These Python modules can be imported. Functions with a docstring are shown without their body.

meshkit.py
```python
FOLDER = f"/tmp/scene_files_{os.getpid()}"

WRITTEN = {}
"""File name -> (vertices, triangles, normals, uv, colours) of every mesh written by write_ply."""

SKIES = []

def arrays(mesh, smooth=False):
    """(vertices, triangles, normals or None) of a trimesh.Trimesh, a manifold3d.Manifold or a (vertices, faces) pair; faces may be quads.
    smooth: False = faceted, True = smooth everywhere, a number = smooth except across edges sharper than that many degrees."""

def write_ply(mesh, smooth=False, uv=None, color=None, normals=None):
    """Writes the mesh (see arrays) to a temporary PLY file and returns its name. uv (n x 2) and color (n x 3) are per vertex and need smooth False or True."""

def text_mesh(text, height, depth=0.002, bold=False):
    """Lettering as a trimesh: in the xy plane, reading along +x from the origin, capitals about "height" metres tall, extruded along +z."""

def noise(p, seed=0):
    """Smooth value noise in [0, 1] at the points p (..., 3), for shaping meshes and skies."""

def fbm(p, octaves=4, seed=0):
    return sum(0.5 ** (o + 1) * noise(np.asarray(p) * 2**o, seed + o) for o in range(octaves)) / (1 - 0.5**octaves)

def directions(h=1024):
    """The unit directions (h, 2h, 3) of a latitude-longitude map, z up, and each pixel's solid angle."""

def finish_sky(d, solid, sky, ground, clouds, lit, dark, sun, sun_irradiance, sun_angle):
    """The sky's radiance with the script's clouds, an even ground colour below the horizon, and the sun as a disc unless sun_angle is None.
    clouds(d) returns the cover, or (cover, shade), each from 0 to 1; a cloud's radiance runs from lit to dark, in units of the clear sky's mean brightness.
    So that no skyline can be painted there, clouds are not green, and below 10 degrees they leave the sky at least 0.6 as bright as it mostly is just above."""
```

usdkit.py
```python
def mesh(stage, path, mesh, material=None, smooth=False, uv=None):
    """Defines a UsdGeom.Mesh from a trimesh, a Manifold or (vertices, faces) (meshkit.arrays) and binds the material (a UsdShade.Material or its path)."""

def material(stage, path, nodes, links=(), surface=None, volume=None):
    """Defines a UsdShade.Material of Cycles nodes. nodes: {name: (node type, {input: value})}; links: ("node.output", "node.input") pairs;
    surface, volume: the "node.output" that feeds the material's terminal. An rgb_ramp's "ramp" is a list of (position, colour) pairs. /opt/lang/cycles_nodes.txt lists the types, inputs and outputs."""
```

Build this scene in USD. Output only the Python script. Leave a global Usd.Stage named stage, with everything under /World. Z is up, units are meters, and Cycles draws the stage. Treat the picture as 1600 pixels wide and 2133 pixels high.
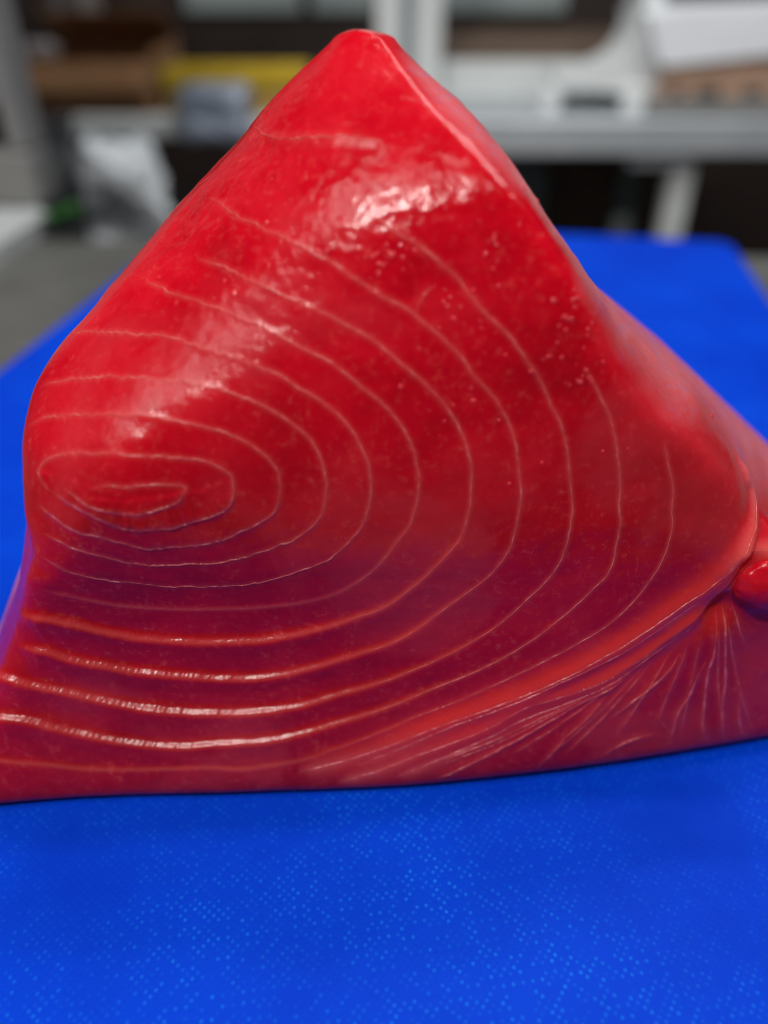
import math, random
import numpy as np
import trimesh
from scipy.spatial import cKDTree
from scipy.interpolate import PchipInterpolator
from scipy.ndimage import gaussian_filter1d
import usdkit
from meshkit import fbm, noise
from pxr import Usd, UsdGeom, UsdLux, UsdShade, Gf, Sdf, Vt

stage = Usd.Stage.CreateInMemory()
UsdGeom.SetStageUpAxis(stage, 'Z'); UsdGeom.SetStageMetersPerUnit(stage, 1.0)
UsdGeom.Xform.Define(stage, '/World'); UsdGeom.Scope.Define(stage, '/World/Looks')
rng = np.random.default_rng(7)

# ------------------------------------------------------------------ camera, light, exposure
H = 0.24                                   # camera height over the board's top (z = 0)
PITCH = math.atan(1168 / 1600)
CP, SP = math.cos(PITCH), math.sin(PITCH)
cam = UsdGeom.Camera.Define(stage, '/World/camera')
cam.AddTransformOp().Set(Gf.Matrix4d(1, 0, 0, 0,  0, SP, CP, 0,  0, -CP, SP, 0,  0, 0, H, 1))
cam.CreateHorizontalApertureAttr(36.0); cam.CreateFocalLengthAttr(36.0)
cam.CreateFStopAttr(3.9); cam.CreateFocusDistanceAttr(0.236)
cam.CreateExposureAttr(-0.80); cam.CreateClippingRangeAttr((0.02, 100.0))


def rect_light(name, loc, look, w, h, power, color):
    l = UsdLux.RectLight.Define(stage, '/World/' + name)
    z = -np.array(look, float) + np.array(loc, float); z /= np.linalg.norm(z)
    x = np.cross([0, 1, 0.001], z); x /= np.linalg.norm(x); y = np.cross(z, x)
    l.AddTransformOp().Set(Gf.Matrix4d(*x, 0, *y, 0, *z, 0, *loc, 1))
    l.CreateWidthAttr(w); l.CreateHeightAttr(h); l.CreateIntensityAttr(power); l.CreateColorAttr(Gf.Vec3f(*color))
    return l


# ceiling tubes of the preparation room: one over the bench front, one over the back tables
rect_light('ceiling_tube_front', (-0.54, -0.66, 1.75), (0.0, 0.2, 0.1), 0.32, 0.034, 1300.0, (1.0, 0.97, 0.93))
rect_light('ceiling_panel_front', (-0.62, -0.32, 1.80), (-0.1, 0.15, 0), 1.3, 0.55, 11.5, (1.0, 0.98, 0.96))
rect_light('ceiling_tube_bench', (0.75, 0.62, 1.75), (0.3, 0.4, 0), 1.2, 0.10, 55.0, (1.0, 0.98, 0.95))
rect_light('ceiling_tube_back', (0.45, 1.05, 1.75), (0.3, 1.9, -0.1), 1.2, 0.12, 70.0, (0.95, 0.98, 1.0))
dome = UsdLux.DomeLight.Define(stage, '/World/room_bounce')
usdkit.material(stage, '/World/Looks/room_bounce', {'b': ('background_shader', {'color': (0.9, 0.95, 1.0), 'strength': 0.12})}, [], surface='b.background')
UsdShade.MaterialBindingAPI.Apply(dome.GetPrim()).Bind(UsdShade.Material.Get(stage, '/World/Looks/room_bounce'))


# ------------------------------------------------------------------ helpers
def ray(px):
    px = np.asarray(px, float)
    du, dv = px[..., 0] - 800, px[..., 1] - 1066.5
    return np.stack([du, 1600 * CP - dv * SP, -1600 * SP - dv * CP], -1)


def at_z(px, z):
    d = ray(px); return np.array([0, 0, H]) + d * ((z - H) / d[..., 2])[..., None]


def at_y(px, y):
    d = ray(px); return np.array([0, 0, H]) + d * (y / d[..., 1])[..., None]


def to_px(p):
    p = np.asarray(p, float); q = p - np.array([0, 0, H])
    depth = q[..., 1] * CP - q[..., 2] * SP
    up = q[..., 1] * SP + q[..., 2] * CP
    return np.stack([800 + 1600 * q[..., 0] / depth, 1066.5 - 1600 * up / depth], -1), depth


used = {}
def numbered(parent, name):
    k = used.get((parent, name), 0); used[(parent, name)] = k + 1
    return f'{parent}/{name}' if k == 0 else f'{parent}/{name}_{k:03d}'


def tag(prim, label=None, cat=None, group=None, kind=None):
    for k, v in (('label', label), ('category', cat), ('group', group), ('kind', kind)):
        if v: prim.SetCustomDataByKey(k, v)
    return prim


def thing(name, label, cat, loc=(0, 0, 0), rz=0.0, group=None):
    x = UsdGeom.Xform.Define(stage, numbered('/World', name))
    x.AddTranslateOp().Set(Gf.Vec3d(*map(float, loc))); x.AddRotateZOp().Set(float(rz))
    return tag(x.GetPrim(), label, cat, group)


def obj(name, mesh, mat, parent=None, smooth=30):
    path = numbered(str(parent.GetPath()) if parent else '/World', name)
    return usdkit.mesh(stage, path, mesh, M[mat], smooth=smooth).GetPrim()


def box(x0, x1, y0, y1, z0, z1, r=0.0):
    """A box with its edges chamfered by r."""
    if r <= 0:
        m = trimesh.creation.box([x1 - x0, y1 - y0, z1 - z0]); m.apply_translation([(x0 + x1) / 2, (y0 + y1) / 2, (z0 + z1) / 2]); return m
    pts = []
    for sx in (0, 1):
        for sy in (0, 1):
            for sz in (0, 1):
                c = np.array([(x0, x1)[sx], (y0, y1)[sy], (z0, z1)[sz]]); i = np.array([1 - 2 * sx, 1 - 2 * sy, 1 - 2 * sz]) * r
                for k in range(3):
                    o = i.copy(); o[k] = 0; pts.append(c + o)
    return trimesh.convex.convex_hull(np.array(pts))


def prism(poly, y0, y1):
    """The polygon (x, z) drawn out along y."""
    from shapely.geometry import Polygon
    m = trimesh.creation.extrude_polygon(Polygon(poly), y1 - y0, engine='earcut')
    v = np.array(m.vertices); m.vertices = np.stack([v[:, 0], y1 - v[:, 2], v[:, 1]], 1)
    m.fix_normals(); return m


def tube(pts, r, n=10):
    pts = np.asarray(pts, float); t = np.gradient(pts, axis=0); t /= np.linalg.norm(t, axis=1, keepdims=True)
    r = np.broadcast_to(r, len(pts))
    a = np.cross(t, [0.3, 0.1, 1.0]); a /= np.linalg.norm(a, axis=1, keepdims=True); b = np.cross(t, a)
    an = np.linspace(0, 2 * np.pi, n, endpoint=False)
    v = (pts[:, None] + r[:, None, None] * (np.cos(an)[None, :, None] * a[:, None] + np.sin(an)[None, :, None] * b[:, None])).reshape(-1, 3)
    f = []
    for i in range(len(pts) - 1):
        for j in range(n):
            k = (j + 1) % n
            f += [[i * n + j, i * n + k, (i + 1) * n + k], [i * n + j, (i + 1) * n + k, (i + 1) * n + j]]
    for j in range(1, n - 1):
        f += [[0, j + 1, j], [(len(pts) - 1) * n, (len(pts) - 1) * n + j, (len(pts) - 1) * n + j + 1]]
    m = trimesh.Trimesh(v, np.array(f), process=False); m.fix_normals(); return m


# ------------------------------------------------------------------ materials
M = {}
def mat(name, nodes, links, surface='p.BSDF'):
    M[name] = usdkit.material(stage, '/World/Looks/' + name, nodes, links, surface=surface)


def simple(name, c1, c2, rough=0.5, metal=0.0, scale=14.0, bump=0.0, spec=0.5, extra=None):
    n = {'t': ('texture_coordinate', {}), 'n': ('noise_texture', {'scale': scale, 'detail': 5.0, 'roughness': 0.6}),
         'r': ('rgb_ramp', {'ramp': [(0.3, c1), (0.7, c2)]}),
         'p': ('principled_bsdf', {'roughness': rough, 'metallic': metal, 'specular_ior_level': spec, **(extra or {})})}
    l = [('t.object', 'n.vector'), ('n.fac', 'r.fac'), ('r.color', 'p.base_color')]
    if bump:
        n['b'] = ('bump', {'strength': 0.5, 'distance': bump}); l += [('n.fac', 'b.height'), ('b.normal', 'p.normal')]
    mat(name, n, l)


simple('steel', (0.48, 0.51, 0.54), (0.60, 0.63, 0.66), 0.55, 0.5, 9)
simple('bench_steel', (0.19, 0.19, 0.175), (0.30, 0.30, 0.28), 0.42, 0.75, 8)
simple('pale_paint', (0.55, 0.57, 0.56), (0.66, 0.68, 0.67), 0.5, 0, 6)
simple('grey_paint', (0.17, 0.20, 0.21), (0.24, 0.27, 0.28), 0.5, 0, 6)
simple('white_plastic', (0.70, 0.72, 0.72), (0.80, 0.82, 0.82), 0.4, 0, 6)
simple('grey_slab', (0.34, 0.36, 0.36), (0.42, 0.44, 0.44), 0.5, 0, 6)
simple('white_foam', (0.80, 0.82, 0.86), (0.88, 0.90, 0.94), 0.7, 0, 60, 0.0008)
simple('cardboard', (0.19, 0.088, 0.034), (0.28, 0.14, 0.062), 0.85, 0, 10, 0.0006)
simple('pale_cardboard', (0.36, 0.22, 0.15), (0.46, 0.29, 0.20), 0.85, 0, 10, 0.0006)
simple('yellow_plastic', (0.42, 0.27, 0.010), (0.58, 0.40, 0.02), 0.45, 0, 10)
simple('ochre_plastic', (0.34, 0.20, 0.05), (0.46, 0.30, 0.10), 0.5, 0, 10)
simple('black_plastic', (0.008, 0.008, 0.010), (0.02, 0.02, 0.024), 0.4, 0, 10)
simple('dark_wall', (0.022, 0.011, 0.008), (0.045, 0.026, 0.020), 0.7, 0, 3, 0.002)
simple('wood_plank', (0.09, 0.058, 0.040), (0.15, 0.10, 0.07), 0.7, 0, 9, 0.001)
simple('dark_floor', (0.012, 0.011, 0.011), (0.03, 0.028, 0.027), 0.5, 0, 4, 0.001)
simple('grey_tub', (0.16, 0.16, 0.155), (0.22, 0.22, 0.21), 0.5, 0, 7)
simple('window_pane', (0.30, 0.35, 0.34), (0.38, 0.43, 0.42), 0.2, 0, 3)
simple('grey_cloth', (0.10, 0.10, 0.095), (0.17, 0.165, 0.16), 0.9, 0, 16, 0.002)
simple('mauve_cloth', (0.21, 0.185, 0.18), (0.30, 0.265, 0.26), 0.9, 0, 16, 0.002)
simple('green_leaf', (0.006, 0.05, 0.004), (0.010, 0.09, 0.006), 0.5, 0, 30)
simple('bag_film', (0.84, 0.88, 0.92), (0.92, 0.95, 0.97), 0.3, 0, 12, 0.003, 0.6)
simple('blue_bag', (0.17, 0.20, 0.26), (0.28, 0.32, 0.40), 0.35, 0, 12, 0.003, 0.6)

# blue polyethylene board: diagonal grid of small raised points, the tips of many of them scuffed pale
G = 1 / 0.00205
mat('blue_board', {
    'g': ('geometry', {}), 'm': ('mapping', {'mapping_type': 'point', 'rotation': (0, 0, math.radians(45 - 9)), 'scale': (G, G, 0.0)}),
    'fr': ('vector_math', {'math_type': 'fraction'}), 'c': ('vector_math', {'math_type': 'subtract', 'vector2': (0.5, 0.5, 0.0)}),
    'd': ('vector_math', {'math_type': 'length'}), 'fl': ('vector_math', {'math_type': 'floor'}),
    'wn': ('white_noise_texture', {'dimensions': '3D'}),
    'tip': ('map_range', {'range_type': 'smoothstep', 'from_min': 0.40, 'from_max': 0.14, 'to_min': 0.0, 'to_max': 1.0, 'clamp': True}),
    'big': ('noise_texture', {'scale': 11.0, 'detail': 8.0, 'roughness': 0.6}),
    'wear': ('map_range', {'from_min': 0.36, 'from_max': 0.72, 'to_min': 0.0, 'to_max': 0.36, 'clamp': True}),
    'pick': ('map_range', {'from_min': 0.35, 'from_max': 1.0, 'to_min': 0.0, 'to_max': 1.0, 'clamp': True}),
    'm1': ('math', {'math_type': 'multiply'}), 'm2': ('math', {'math_type': 'multiply'}),
    'tone': ('rgb_ramp', {'ramp': [(0.30, (0.0, 0.028, 0.42)), (0.70, (0.0, 0.046, 0.56))]}),
    'mix': ('mix_color', {'b': (0.02, 0.36, 0.92)}),
    'fine': ('noise_texture', {'scale': 900.0, 'detail': 3.0}),
    'hs': ('math', {'math_type': 'multiply_add', 'value2': 0.3}),
    'b': ('bump', {'strength': 0.18, 'distance': 0.0003}),
    'p': ('principled_bsdf', {'roughness': 0.55, 'specular_ior_level': 0.05}),
}, [('g.position', 'm.vector'), ('m.vector', 'fr.vector1'), ('fr.vector', 'c.vector1'), ('c.vector', 'd.vector1'), ('m.vector', 'fl.vector1'),
    ('fl.vector', 'wn.vector'), ('d.value', 'tip.value'), ('g.position', 'big.vector'), ('big.fac', 'wear.value'), ('wn.value', 'pick.value'),
    ('tip.result', 'm1.value1'), ('wear.result', 'm1.value2'), ('m1.value', 'm2.value1'), ('pick.result', 'm2.value2'),
    ('big.fac', 'tone.fac'), ('tone.color', 'mix.a'), ('m2.value', 'mix.fac'), ('mix.result', 'p.base_color'),
    ('g.position', 'fine.vector'), ('fine.fac', 'hs.value1'), ('tip.result', 'hs.value3'), ('hs.value', 'b.height'), ('b.normal', 'p.normal')])

# raw red flesh: attributes carried by the mesh say where the tissue itself differs
mat('flesh', {
    'g': ('geometry', {}),
    'vein': ('attribute', {'attribute': 'vein'}), 'skin': ('attribute', {'attribute': 'skin'}), 'band': ('attribute', {'attribute': 'band'}), 'deep': ('attribute', {'attribute': 'deep'}),
    'n1': ('noise_texture', {'scale': 28.0, 'detail': 5.0, 'roughness': 0.62}),
    'n2': ('noise_texture', {'scale': 420.0, 'detail': 4.0, 'roughness': 0.7}),
    'n3': ('noise_texture', {'scale': 75.0, 'detail': 6.0, 'roughness': 0.7, 'distortion': 1.5}),
    'tone': ('rgb_ramp', {'ramp': [(0.28, (0.36, 0.0008, 0.006)), (0.5, (0.49, 0.001, 0.010)), (0.75, (0.60, 0.012, 0.024))]}),
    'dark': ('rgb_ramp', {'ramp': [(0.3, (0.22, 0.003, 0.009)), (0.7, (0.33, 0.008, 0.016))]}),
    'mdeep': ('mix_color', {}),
    'sp': ('map_range', {'from_min': 0.52, 'from_max': 0.80, 'to_min': 0.0, 'to_max': 0.55, 'clamp': True}),
    'sp3': ('map_range', {'from_min': 0.45, 'from_max': 0.72, 'to_min': 0.1, 'to_max': 1.0, 'clamp': True}),
    'spm': ('math', {'math_type': 'multiply'}),
    'mspeck': ('mix_color', {'b': (0.74, 0.14, 0.11)}),
    'vn': ('math', {'math_type': 'multiply', 'value2': 0.17}),
    'n4': ('noise_texture', {'scale': 17.0, 'detail': 4.0, 'roughness': 0.55, 'distortion': 0.6}), 'hz': ('map_range', {'range_type': 'smoothstep', 'from_min': 0.50, 'from_max': 0.66, 'to_min': 0.0, 'to_max': 0.34, 'clamp': True}), 'mhaze': ('mix_color', {'b': (0.48, 0.038, 0.050)}),
    'mvein': ('mix_color', {'b': (0.80, 0.17, 0.15)}),
    'bn': ('math', {'math_type': 'multiply', 'value2': 0.8}),
    'mband': ('mix_color', {'b': (0.66, 0.022, 0.026)}),
    'skc': ('rgb_ramp', {'ramp': [(0.36, (0.42, 0.15, 0.30)), (0.46, (0.60, 0.17, 0.20)), (0.55, (0.66, 0.11, 0.12)), (0.64, (0.48, 0.20, 0.32))]}),
    'mskin': ('mix_color', {}),
    'rough': ('map_range', {'from_min': 0.3, 'from_max': 0.7, 'to_min': 0.08, 'to_max': 0.19, 'clamp': True}),
    'rdeep': ('math', {'math_type': 'multiply_add', 'value2': 0.12}), 'rskin': ('math', {'math_type': 'multiply_add', 'value2': 0.16}),
    'hb': ('math', {'math_type': 'multiply_add', 'value2': 0.40}),
    'n3s': ('math', {'math_type': 'multiply', 'value2': 0.5}),
    'vo': ('voronoi_texture', {'scale': 330.0, 'randomness': 1.0}),
    'drop': ('map_range', {'range_type': 'smoothstep', 'from_min': 0.34, 'from_max': 0.08, 'to_min': 0.0, 'to_max': 1.0, 'clamp': True}),
    'wet': ('noise_texture', {'scale': 55.0, 'detail': 5.0, 'roughness': 0.6}),
    'wetm': ('map_range', {'from_min': 0.56, 'from_max': 0.64, 'to_min': 0.0, 'to_max': 0.35, 'clamp': True}),
    'dm': ('math', {'math_type': 'multiply'}), 'hsum': ('math', {'math_type': 'add'}),
    'b': ('bump', {'strength': 0.55, 'distance': 0.0005}),
    'p': ('principled_bsdf', {'subsurface_method': 'random_walk', 'subsurface_weight': 0.45, 'subsurface_scale': 0.0045, 'subsurface_radius': (1.0, 0.16, 0.10),
                              'specular_ior_level': 0.42, 'ior': 1.34, 'coat_weight': 0.0, 'coat_roughness': 0.10, 'coat_ior': 1.35}),
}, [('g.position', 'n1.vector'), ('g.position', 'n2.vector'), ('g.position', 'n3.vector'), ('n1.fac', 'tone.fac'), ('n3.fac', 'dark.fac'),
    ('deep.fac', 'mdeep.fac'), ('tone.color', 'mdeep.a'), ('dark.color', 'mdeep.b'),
    ('n2.fac', 'sp.value'), ('n3.fac', 'sp3.value'), ('sp.result', 'spm.value1'), ('sp3.result', 'spm.value2'), ('mdeep.result', 'mspeck.a'), ('spm.value', 'mspeck.fac'),
    ('vein.fac', 'vn.value1'), ('vn.value', 'mvein.fac'), ('mspeck.result', 'mhaze.a'), ('g.position', 'n4.vector'), ('n4.fac', 'hz.value'), ('hz.result', 'mhaze.fac'), ('mhaze.result', 'mvein.a'),
    ('band.fac', 'bn.value1'), ('bn.value', 'mband.fac'), ('mvein.result', 'mband.a'),
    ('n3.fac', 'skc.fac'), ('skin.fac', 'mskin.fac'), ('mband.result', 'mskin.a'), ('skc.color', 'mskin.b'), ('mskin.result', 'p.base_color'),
    ('n1.fac', 'rough.value'), ('deep.fac', 'rdeep.value1'), ('rough.result', 'rdeep.value3'), ('skin.fac', 'rskin.value1'), ('rdeep.value', 'rskin.value3'), ('rskin.value', 'p.roughness'),
    ('n2.fac', 'hb.value1'), ('n3.fac', 'n3s.value1'), ('n3s.value', 'hb.value3'), ('g.position', 'vo.vector'), ('vo.distance', 'drop.value'), ('g.position', 'wet.vector'), ('wet.fac', 'wetm.value'), ('drop.result', 'dm.value1'), ('wetm.result', 'dm.value2'), ('hb.value', 'hsum.value1'), ('dm.value', 'hsum.value2'), ('hsum.value', 'b.height'), ('b.normal', 'p.normal')])

mat('sinew', {
    'g': ('geometry', {}), 'n': ('noise_texture', {'scale': 300.0, 'detail': 4.0}),
    'r': ('rgb_ramp', {'ramp': [(0.30, (0.58, 0.03, 0.03)), (0.55, (0.72, 0.09, 0.085)), (0.75, (0.80, 0.19, 0.17))]}),
    'b': ('bump', {'strength': 0.4, 'distance': 0.0003}),
    'p': ('principled_bsdf', {'roughness': 0.22, 'specular_ior_level': 0.5, 'subsurface_weight': 0.25, 'subsurface_scale': 0.002, 'subsurface_radius': (1.0, 0.3, 0.2)}),
}, [('g.position', 'n.vector'), ('n.fac', 'r.fac'), ('r.color', 'p.base_color'), ('n.fac', 'b.height'), ('b.normal', 'p.normal')])

simple('fold', (0.60, 0.05, 0.05), (0.74, 0.17, 0.15), 0.16, 0, 160, 0.0002)
mat('water', {'p': ('principled_bsdf', {'base_color': (0.62, 0.035, 0.045), 'roughness': 0.07, 'ior': 1.34, 'specular_ior_level': 0.9})}, [])

# ------------------------------------------------------------------ the setting
A = math.radians(-9.2)                      # the board and the bench are turned clockwise against the view
ex, ey = np.array([math.cos(A), math.sin(A)]), np.array([-math.sin(A), math.cos(A)])
corner = at_z((1523, 503), 0.0)[:2]          # far right corner of the board


def turned(mesh, o=corner):
    v = np.array(mesh.vertices); w = v.copy()
    w[:, :2] = o + v[:, :1] * ex + v[:, 1:2] * ey
    mesh.vertices = w; return mesh


tag(obj('floor', box(-4, 4, -1.5, 4.5, -0.95, -0.90), 'dark_floor'), kind='structure')
tag(obj('back_wall', box(-4, 4, 2.75, 2.9, -0.90, 2.2), 'dark_wall'), kind='structure')

from shapely.geometry import Polygon, box as sbox
bw, bl = 0.572, 0.86
bp = sbox(-bw, -bl, 0, 0).buffer(-0.012).buffer(0.012, quad_segs=8)
layers = [(-0.0195, 0.0), (-0.001, 0.0)] + [(-0.0015 + 0.0015 * math.sin(a), 0.0015 * (1 - math.cos(a))) for a in np.linspace(0.3, math.pi / 2, 4)]
rings = []
for z, inset in layers:
    c = np.array(bp.buffer(-inset, quad_segs=8).exterior.coords)[:-1]
    L = np.linspace(0, 1, 160, endpoint=False)
    s = np.r_[0, np.cumsum(np.linalg.norm(np.diff(np.vstack([c, c[:1]]), axis=0), axis=1))]; s /= s[-1]
    cc = np.vstack([c, c[:1]]); rings.append(np.c_[np.interp(L, s, cc[:, 0]), np.interp(L, s, cc[:, 1]), np.full(160, z)])
v = np.vstack(rings + [[[-bw / 2, -bl / 2, 0.0]], [[-bw / 2, -bl / 2, -0.0195]]]); f = []
for i in range(len(rings) - 1):
    for j in range(160):
        k = (j + 1) % 160; f += [[i * 160 + j, i * 160 + k, (i + 1) * 160 + k], [i * 160 + j, (i + 1) * 160 + k, (i + 1) * 160 + j]]
n0 = (len(rings) - 1) * 160
for j in range(160):
    k = (j + 1) % 160; f += [[n0 + j, n0 + k, len(v) - 2], [k, j, len(v) - 1]]
bm = trimesh.Trimesh(v, np.array(f), process=False); bm.fix_normals()
tag(obj('cutting_board', turned(bm), 'blue_board'), 'large blue plastic cutting board with fine dotted texture under the tuna', 'cutting board')

_A = math.radians(-4.3); _e = (ex, ey)
ex, ey = np.array([math.cos(_A), math.sin(_A)]), np.array([-math.sin(_A), math.cos(_A)])
t = thing('workbench', 'brushed grey steel workbench that carries the blue cutting board', 'table')
obj('table_top', turned(box(-1.6, 0.55, -1.05, 0.020, -0.035, -0.020, 0.002)), 'bench_steel', t)
obj('table_edge', turned(box(-1.598, 0.548, 0.000, 0.018, -0.075, -0.0355, 0.002)), 'bench_steel', t)
for lx in (-1.5, 0.42):
    for ly in (-0.95, -0.06):
        obj('leg', turned(box(lx, lx + 0.045, ly, ly + 0.045, -0.898, -0.036)), 'steel', t)

ex, ey = _e

# ------------------------------------------------------------------ the tuna block
def curve(pts, n):
    """A smooth curve through the traced points, n samples evenly spaced."""
    p = np.array(pts, float); s = np.r_[0, np.cumsum(np.linalg.norm(np.diff(p, axis=0), axis=1))]
    q = np.linspace(0, s[-1], n)
    return np.stack([PchipInterpolator(s, p[:, k])(q) for k in range(2)], 1)


base_px = np.array([(-160, 1697), (0, 1684), (200, 1669), (500, 1660), (800, 1648), (1000, 1630), (1200, 1605), (1400, 1575), (1600, 1540), (1800, 1500)], float)
bpts = at_z(base_px, 0.0) + [0, -0.0055, 0]
y0f = PchipInterpolator(bpts[:, 0], bpts[:, 1], extrapolate=True)
g_z = PchipInterpolator([-0.1, 0, 0.1, 0.2, 0.3, 0.4, 0.5, 0.6, 0.69, 0.765, 0.9, 1.0, 1.1], np.array([-0.03, 0, 0.045, 0.078, 0.090, 0.083, 0.092, 0.120, 0.160, 0.196, 0.350, 0.505, 0.65]) * H, extrapolate=True)
g_r = PchipInterpolator([-0.1, 0, 0.1, 0.2, 0.3, 0.4, 0.5, 0.6, 0.69, 0.765, 0.9, 1.0, 1.1], np.array([-0.03, 0, 0.020, 0.036, 0.050, 0.062, 0.083, 0.118, 0.160, 0.196, 0.350, 0.505, 0.65]) * H, extrapolate=True)


def Yf(x, z):
    z = z - 0.36 * np.clip(x, -0.06, 0.05) * np.exp(-((z - 0.178) / 0.034) ** 2)     # the crest climbs to the right
    w = np.clip((x / H + 0.15) / 0.45, 0, 1); w = w * w * (3 - 2 * w)
    return y0f(np.clip(x, -0.2, 0.22)) + (1 - w) * g_z(z / H) + w * g_r(z / H)


def on_face(px, back=0.0):
    """Where the ray through a traced point meets the cut face, moved back by so many metres."""
    px = np.atleast_2d(np.asarray(px, float)); d = ray(px); back = np.broadcast_to(back, len(px))
    lo, hi = np.full(len(px), 0.05), np.full(len(px), 0.9)
    for _ in range(50):
        mid = (lo + hi) / 2; p = np.array([0, 0, H]) + d * (mid / d[:, 1])[:, None]
        inside = mid > Yf(p[:, 0], p[:, 2]) + back
        hi = np.where(inside, mid, hi); lo = np.where(inside, lo, mid)
    return np.array([0, 0, H]) + d * (hi / d[:, 1])[:, None]


def profile(px, back):
    p = on_face(px, back); o = np.argsort(p[:, 2]); p = p[o]
    z, keep = p[:, 2], [0]
    for i in range(1, len(p)):
        if z[i] > z[keep[-1]] + 0.002: keep.append(i)
    return PchipInterpolator(z[keep], p[keep, 0], extrapolate=True), PchipInterpolator(z[keep], (np.broadcast_to(back, len(px))[o])[keep], extrapolate=True)


Lpx = [(722, 52), (692, 84), (640, 128), (560, 205), (500, 270), (430, 345), (360, 425), (300, 500), (230, 585), (180, 650), (125, 715), (88, 775), (66, 835), (55, 900), (52, 960), (54, 1040), (62, 1100), (64, 1135), (46, 1200), (34, 1260), (8, 1320), (-25, 1400), (-50, 1480), (-70, 1560), (-90, 1690)]
Lbk = [0.006, 0.012, 0.022, 0.032, 0.042, 0.044, 0.045, 0.045, 0.044, 0.042, 0.040, 0.036, 0.030, 0.024, 0.020, 0.016, 0.012, 0.010, 0.008, 0.008, 0.008, 0.008, 0.008, 0.008, 0.008]
ELx, ELb = profile(Lpx, np.array(Lbk))
PLpx = [(760, 58), (500, 262), (300, 492), (150, 705), (110, 800), (100, 920), (98, 1060), (70, 1125), (46, 1190), (24, 1245), (-20, 1330), (-90, 1420), (-200, 1560), (-230, 1680)]
PLb = [0.10, 0.10, 0.10, 0.10, 0.09, 0.08, 0.075, 0.07, 0.065, 0.065, 0.06, 0.06, 0.06, 0.06]
PLx, PLbk = profile(PLpx, np.array(PLb))
Rpx = [(765, 60), (806, 97), (858, 168), (933, 252), (1005, 325), (1085, 415), (1155, 505), (1218, 600), (1262, 690), (1318, 785), (1390, 865), (1470, 920), (1525, 975), (1562, 1030), (1575, 1090), (1650, 1180), (1700, 1260), (1740, 1400), (1765, 1530)]
ERx, ERb = profile(Rpx, 0.0)
PRpx = [(822, 56), (842, 98), (905, 165), (975, 225), (1022, 280), (1072, 345), (1120, 420), (1172, 490), (1235, 558), (1318, 625), (1398, 692), (1480, 772), (1560, 852), (1628, 918), (1720, 1010), (1830, 1150), (1900, 1300), (1950, 1500)]
PRb = [0.012, 0.014, 0.016, 0.018, 0.022, 0.028, 0.035, 0.045, 0.058, 0.072, 0.084, 0.092, 0.095, 0.095, 0.095, 0.09, 0.09, 0.09]
PRx, PRbk = profile(PRpx, np.array(PRb))
ztop = float(on_face([(770, 56)], 0.02)[0, 2])

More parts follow.
